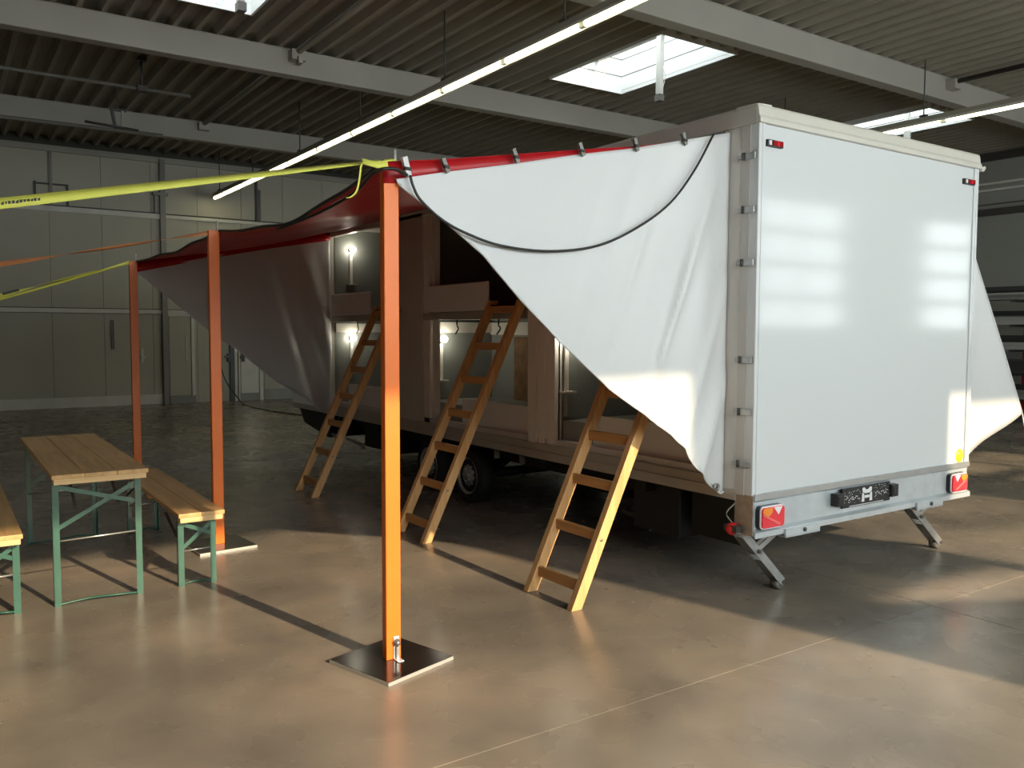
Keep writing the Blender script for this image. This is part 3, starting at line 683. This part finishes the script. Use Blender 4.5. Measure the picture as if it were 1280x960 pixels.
def fold_near(x, z, t):
    u = x-0.40*(z-1.6)                # creases lean down to the left
    a = min(1, max(0, (x-2.75)/.9))
    f = .050*ridge(u*5.2+.4) + .032*ridge(u*8.3+1.1+.5*z) + .008*math.sin(u*17) - .018
    v = x*.8-z*1.0
    f = f*a + (1-a)*.010*ridge(v*5+.7)*min(1, max(0, (x-2.0)/.3))
    env = min(1, (4.05-x)/.15+.15)*min(1, t*2.5)*(1 if x > 3.5 else lerp(1, .35, max(0, t-.6)/.4))
    return -.012 - f*env
xs = [1.853+(4.045-1.853)*k/110 for k in range(111)]
C1 = empty('corner_tarpaulin', (3.9, 3.61, .65)); tag(C1, 'large bright white tarpaulin hanging in a slanted triangle with black cable across', 'tarpaulin')
MB().grid(curtain(xs, TOPC, BOT, front_y, 70, fold_near)).build('sheet', 'tarp', C1, thick=.003)
hm = [(x, front_y(x)-.004+fold_near(x, z, 1.0), z+.004) for x, z in ((x, interp(BOT, x)) for x in xs[1:])]
MB().tube(hm, .006, 6).build('hem', 'tarp', C1)
MB().lathe((3.975, 3.578, .695), (0, -1, 0), [(-.005, .010), (.004, .012), (.006, .018), (.003, .025), (-.005, .026)], 16).build('eyelet', 'zinc', C1)
FTOP = [(1.79, 2.28), (2.56, 2.478), (3.305, 2.642), (4.06, 2.790)]
FBOT = [(1.80, 2.275), (1.814, 2.26), (2.161, 1.987), (2.458, 1.728), (2.904, 1.41), (3.091, 1.25), (3.331, 1.055), (3.529, .952), (3.732, .817), (3.866, .683), (3.93, .65), (4.04, .655)]
def fold_far(x, z, t):
    u = x+.3*z; a = min(1, max(0, (x-2.9)/.8))
    return (.03*math.sin(u*11)+.018*math.sin(u*23+2))*a*min(1, t*2)*min(1, (4.05-x)/.15+.3) + .010*math.sin(x*4+z*3)*(1-a)
xs2 = [1.80+(4.04-1.80)*k/70 for k in range(71)]
C2 = empty('shaded_tarpaulin', (3.9, 9.9, .65)); tag(C2, 'greyish shaded tarpaulin hanging at the awning end beyond the ladders', 'tarpaulin')
MB().grid(curtain(xs2, FTOP, FBOT, lambda x: 9.735+.15*(x-1.8)/2.25, 50, fold_far)).build('sheet', 'tarp', C2, thick=.003)
MB().tube([(x, 9.730+.15*(x-1.8)/2.25+fold_far(x, 0, 1), interp(FBOT, x)) for x in xs2[1:]], .006, 6).build('hem', 'tarp', C2)
# tarpaulin pulled out on the far side
g = []
for i in range(41):
    t = i/40; r = []
    for q in range(25):
        s = q/24
        xin, zt = 6.57, 2.82
        xo = lerp(6.60, 8.12, t); z_in = lerp(2.88, .50, t); z_out = lerp(2.88, .93, t)
        x = lerp(xin, xo, s); z = lerp(z_in, z_out, s) + 0.0
        yy = 3.62 + .10*s*t + .025*math.sin(s*9+t*3)*t*(1-s*.5)
        r.append((x, yy, z))
    g.append(r)
C3 = empty('spread_tarpaulin', (7.2, 3.65, .55)); tag(C3, 'cream lit tarpaulin pulled outward on the side of the trailer facing the storage rack', 'tarpaulin')
MB().grid(g).build('sheet', 'tarp', C3, thick=.003)
MB().tube([r[-1] for r in g], .007, 6).build('hem', 'tarp', C3)
o = MB().tube([g[-1][-1], (8.8, 3.85, .02)], .006, 6).lathe((8.8, 3.85, 0), (0, 0, 1), [(0, .06), (.02, .06), (.03, .02), (.03, .001)], 12)
tag(o.build('guy_rope', 'ink'), 'thin guy rope tying the outer tarpaulin corner down to the floor', 'rope')
# spring clips
def clip(x, z, rz, big=False):
    y = front_y(x)-.03; c = Vector((x, y, z)); s = 1.25 if big else 1.0
    d = Vector((math.sin(rz), 0, -math.cos(rz)))
    root = empty('spring_clip', c)
    MB().bar(c-d*.045*s, c+d*.03*s, .022*s, .006, up=(0, 1, 0)).build('jaw', 'clearlens' if big else 'midmetal', root)
    MB().bar(c-d*.045*s+Vector((0, -.02, 0)), c+d*.03*s+Vector((0, -.006, 0)), .022*s, .006, up=(0, 1, 0)).build('jaw', 'clearlens' if big else 'midmetal', root)
    MB().tube([c+Vector((-.014*s, -.010, 0)), c+Vector((.014*s, -.010, 0))], .010, 8).build('spring', 'darkmetal', root)
    return root
tag(clip(1.905, 2.432, .35, True), 'large white clip gripping the red awning corner beside the orange post', 'clip')
for (x, z), nth in zip(((2.113, 2.462), (2.514, 2.552), (2.928, 2.630), (3.302, 2.698), (3.658, 2.772)), ('first', 'second', 'third', 'fourth', 'fifth')):
    tag(clip(x, z, .55), 'small metal spring clip on the red awning edge, %s after the white clip' % nth, 'clip', 'spring clips along the awning edge')
# hanging cable on the tarpaulin
cab = [(1.915, 2.40), (1.93, 2.35), (1.97, 2.286), (2.078, 2.204), (2.211, 2.145), (2.42, 2.092), (2.715, 2.079), (3.03, 2.125), (3.309, 2.244), (3.543, 2.398), (3.724, 2.60), (3.872, 2.828)]
tag(MB().tube(smooth_path([(x, front_y(x)-.05, z) for x, z in cab]), .007, 8).build('hanging_cable', 'black'), 'black cable looping across the large white tarpaulin', 'cable')
# cable along the awning from the post
tag(MB().tube(smooth_path([(1.90, 3.69, 2.40), (1.81, 3.655, 2.415), (1.735, 3.70, 2.395), (1.80, 4.1, 2.355), (1.83, 4.7, 2.32), (1.84, 5.4, 2.30)]), .009, 8).build('sagging_cable', 'black'), 'black cable sagging along the red awning edge behind the bolted post', 'cable')

# ---------------------------------------------------------------- posts
def post(x, y, h, rot, label, bolt):
    root = empty('orange_post', (x, y, 0)); tag(root, label, 'post', 'orange awning posts')
    B(x-.040, x+.040, y-.024, y+.024, .019, h).build('post_beam', 'orange', root, bevel=.004)
    c, s = math.cos(rot), math.sin(rot); a = .218
    def R(px, py): return (x+px*c-py*s, y+px*s+py*c)
    for z0, z1, m_, e, nm in ((.0, .017, 'plateedge', a, 'base_plate'), (.017, .020, 'plate', a-.003, 'plate_top')):
        p = [R(-e, -e), R(e, -e), R(e, e), R(-e, e)]
        MB().quad_box([(q[0], q[1], z0) for q in p]+[(q[0], q[1], z1) for q in p]).build(nm, m_, root)
    if bolt:
        MB().box(x-.004, x+.028, y-.030, y-.024, .02, .135).box(x-.005, x+.03, y-.080, y-.024, .020, .026).build('foot_bracket', 'galv', root, bevel=.003)
        MB().lathe((x+.012, y-.030, .105), (0, -1, 0), [(0, .020), (.008, .020), (.012, .013), (.022, .013), (.023, .001)], 6).box(x+.006, x+.018, y-.044, y-.030, .02, .085).build('bolt', 'zinc', root)
    MB().tube([(x+.03, y, h-.02), (x+.03, y, h+.075)], .009, 8).build('top_pin', 'plateedge', root)
post(1.845, 3.77, 2.455, math.radians(16), 'orange post with a bolted foot carrying the awning corner with the white clip', True)
post(1.76, 6.585, 2.405, math.radians(5), 'orange post in the middle of the awning edge beside the wooden bench', False)
post(1.765, 9.73, 2.385, math.radians(4), 'orange post at the shaded tarpaulin corner rising behind the beer table', False)

# ---------------------------------------------------------------- ratchet straps
def ribbon(pts, wv, w_):
    rows = [[Vector(p)-Vector(wv)*w_/2, Vector(p)+Vector(wv)*w_/2] for p in pts]
    return MB().grid(rows)
s1a, s1b = Vector((1.86, 3.74, 2.478)), Vector((.232, 3.92, 2.148))
s1c = s1a+(s1b-s1a)*((HX0+.03-s1a.x)/(s1b.x-s1a.x)); 
R1 = empty('tension_strap', s1c); tag(R1, 'bright yellow tension strap running from the bolted orange post', 'strap')
n1 = 60; pts = [lerp(s1a, s1c, k/n1) for k in range(n1+1)]
rows = []
for k, p in enumerate(pts):
    tw = math.radians(lerp(72, 8, min(1, k/16)))              # lies flat on the post, then twists upright
    wv = Vector((0, math.sin(tw), math.cos(tw)))
    rows.append([p-wv*.025, p+wv*.025])
MB().grid(rows).build('webbing', 'strapy', R1, thick=.002)
tl = smooth_path([(1.69, 3.70, 2.432), (1.665, 3.69, 2.42), (1.655, 3.69, 2.36), (1.640, 3.69, 2.30), (1.612, 3.69, 2.27), (1.585, 3.68, 2.262)])
ribbon(tl, (.75, .66, 0), .018).build('loose_end', 'strapy', R1, thick=.002)
ribbon([(1.80, 3.69, 2.44), (1.74, 3.69, 2.43), (1.67, 3.69, 2.44)], (0, .3, 1), .03).build('loose_end', 'strapy', R1, thick=.002)
pr = MB(); random.seed(11)
du = (s1c-s1a).normalized()
xx = .02
base = s1b + du*(-.14); nrm = Vector((0, -1, 0))
wv = Vector((0, math.sin(math.radians(8)), math.cos(math.radians(8))))
k = 0; pos = 0.0
while pos < .34:
    l = random.uniform(.006, .012)
    p0 = base + du*(pos) + nrm*.004
    hgt = random.choice((.010, .014, .012))
    q = [p0-wv*hgt/2, p0+du*l-wv*hgt/2, p0+du*l+wv*hgt/2*random.choice((1, .2)), p0+wv*hgt/2]
    pr.prism(q, nrm*.0008); pos += l+.004
o = pr.build('print_marks', 'darkmetal', R1); o['kind'] = 'stuff'
def side_strap(name, a, b_, m_, w_, label, dbl=False):
    a = Vector(a); b_ = Vector(b_); c = a+(b_-a)*((HX0+.03-a.x)/(b_.x-a.x))
    root = empty(name, c); tag(root, label, 'strap')
    rows = []
    for k in range(61):
        p = lerp(a, c, k/60); an = math.radians(30+90*math.sin(k*.35)); wv = Vector((0, math.sin(an)*.6, math.cos(an)))
        rows.append([p-wv*w_/2, p+wv*w_/2])
    MB().grid(rows).build('webbing', m_, root, thick=.002)
    if dbl:
        rows = []
        for k in range(61):
            p = lerp(a, c, k/60)+Vector((0, 0, -.035*math.sin(min(1, k/12)*1.57))); wv = Vector((0, .2, 1))
            rows.append([p-wv*w_*.25, p+wv*w_*.25])
        MB().grid(rows).build('webbing', m_, root, thick=.002)
        p = lerp(a, b_, .86); q = lerp(a, b_, .97)
        MB().bar(p+Vector((0, -.02, .01)), q+Vector((0, -.02, .01)), .02, .02).build('ratchet_lever', 'darkmetal', root)
side_strap('tension_strap', (1.728, 6.575, 2.385), (.43, 7.51, 2.148), 'strapo', .04, 'salmon orange tension strap running from the middle post')
side_strap('tension_strap', (1.732, 9.715, 2.370), (.52, 9.45, 1.975), 'strapy', .045, 'thin yellow tension strap doubled up from the far awning post', True)

# ---------------------------------------------------------------- ladders
def ladder():
    root = empty('wooden_ladder', (3.10, 4.10, 0))
    x0, ex, top = 3.10, .478, 1.92
    def P(z, y, d=0): return Vector((x0+ex*z, y, z))
    for y in (3.885, 4.335):
        a = P(0, y); b_ = P(top, y); d = (b_-a).normalized(); nn = Vector((d.z, 0, -d.x))
        o = MB(); hw, hd = .024, .036                      # rail: feet and top sawn level
        def ring(z, o=o):
            c = P(z, y); k = hd/d.z
            return [(c.x-k, y-hw, z), (c.x+k, y-hw, z), (c.x+k, y+hw, z), (c.x-k, y+hw, z)]
        o.quad_box(ring(0)+ring(top)).build('rail', 'ladder', root, bevel=.003)
        k2 = MB().lathe(tuple(P(.40, y)+Vector((-.004, -hw, 0))), (0, -1, 0), [(-.002, .010), (.002, .010), (.002, .001)], 10)
        k2.build('screw_cap', 'zinc', root)
    for z in (.125, .415, .70, .975, 1.25, 1.53, 1.84):
        c = P(z, 4.11); MB().bar((c.x, 3.885, z), (c.x, 4.335, z), .030, .062).build('rung', 'rung', root, bevel=.003)
    for y in (3.90, 4.32): MB().box(x0+ex*1.88-.02, 4.06, y-.015, y+.015, 1.86, 1.885).build('top_hook', 'darkmetal', root)
    return root
L0 = ladder(); tag(L0, 'wooden ladder leaning into the bay partly covered by the white tarpaulin', 'ladder', 'bunk ladders')
L1 = copy_tree(L0); L1.location = (3.125, 5.997, 0); tag(L1, 'wooden ladder leaning on the bunk above the trailer wheels', 'ladder', 'bunk ladders')
L2 = copy_tree(L0); L2.location = (3.08, 8.225, 0); tag(L2, 'wooden ladder leaning beside the shaded tarpaulin at the trailer front bay', 'ladder', 'bunk ladders')

# ---------------------------------------------------------------- beer table and benches
def trestle(name, x0, x1, y0, y1, h, npl, legx, legy, label, cat, group=None):
    root = empty(name, ((x0+x1)/2, (y0+y1)/2, 0)); tag(root, label, cat, group)
    t = .027; wpl = (x1-x0)/npl
    for k in range(npl): B(x0+k*wpl+.0008, x0+(k+1)*wpl-.0008, y0, y1, h-t, h).build('plank', 'plank', root, bevel=.004)
    for ya, yb in ((y0+.006, y0+.075), (y1-.075, y1-.006), ((y0+y1)/2-.04, (y0+y1)/2+.04)): B(x0+.012, x1-.012, ya, yb, h-t-.033, h-t).build('cleat', 'cleat', root, bevel=.003)
    zt = h-t-.033
    for e, yl in enumerate(legy):
        s = 1 if e == 0 else -1
        fr = None
        for q, xl in enumerate(legx):
            sg = 1 if q == 0 else -1
            l = MB().box(xl-.017, xl+.017, yl-.0025, yl+.0025, 0, zt).box(xl-sg*.017-.0025, xl-sg*.017+.0025, yl, yl+s*.034, 0, zt)
            l.build('leg', 'green', root)
        a, b_ = legx; hb = min(.27, zt*.42)
        MB().bar((a+.01, yl+s*.006, zt-.02), (b_-.01, yl+s*.006, zt-hb*.55), .006, .026).bar((a+.01, yl+s*.012, zt-hb), (b_-.01, yl+s*.012, zt-.03), .006, .026).build('cross_brace', 'green', root)
        MB().tube([(a, yl+s*.01, zt*.53), (b_, yl+s*.01, zt*.545)], .005, 6).build('spacer_rod', 'rod', root)
        MB().tube(smooth_path([(a, yl+s*.01, .008), (lerp(a, b_, .35), yl+s*.02, .018), (lerp(a, b_, .7), yl-s*.01, .022), (b_, yl+s*.01, .010)]), .007, 6).build('foot_bar', 'green', root)
        MB().bar(((a+b_)/2-.12, yl+s*.02, zt-.02-hb*.5), ((a+b_)/2-.12, yl+s*.34, zt), .018, .006).build('folding_stay', 'darkmetal', root)
        MB().bar(((a+b_)/2+.12, yl+s*.02, zt-.02-hb*.5), ((a+b_)/2+.12, yl+s*.34, zt), .018, .006).build('folding_stay', 'darkmetal', root)
    return root
trestle('beer_table', .540, 1.075, 5.58, 7.74, .80, 3, (.535+.03, 1.02), (5.64, 7.43), 'folding beer table with orange wooden top and green steel legs', 'table')
trestle('beer_bench', 1.245, 1.535, 5.58, 7.60, .486, 2, (1.275, 1.475), (5.655, 7.41), 'folding wooden bench between the beer table and the middle orange post', 'bench', 'beer benches')
trestle('beer_bench', .105, .385, 5.53, 7.60, .486, 2, (.14, .352), (5.63, 7.41), 'folding wooden bench cut off at the other side of the beer table', 'bench', 'beer benches')

# ---------------------------------------------------------------- floor cable
cb = smooth_path([(5.36, 20.18, 1.6), (5.42, 20.1, 1.2), (5.55, 20.0, .55), (5.75, 19.7, .12), (5.68, 18.9, .012), (5.66, 17.6, .010), (5.84, 16.3, .010), (6.3, 14.5, .010), (6.2, 12.6, .010), (5.6, 11.2, .012)])
tag(MB().tube(cb, .013, 8).build('floor_cable', 'black'), 'black power cable trailing over the floor from the wall door', 'cable')
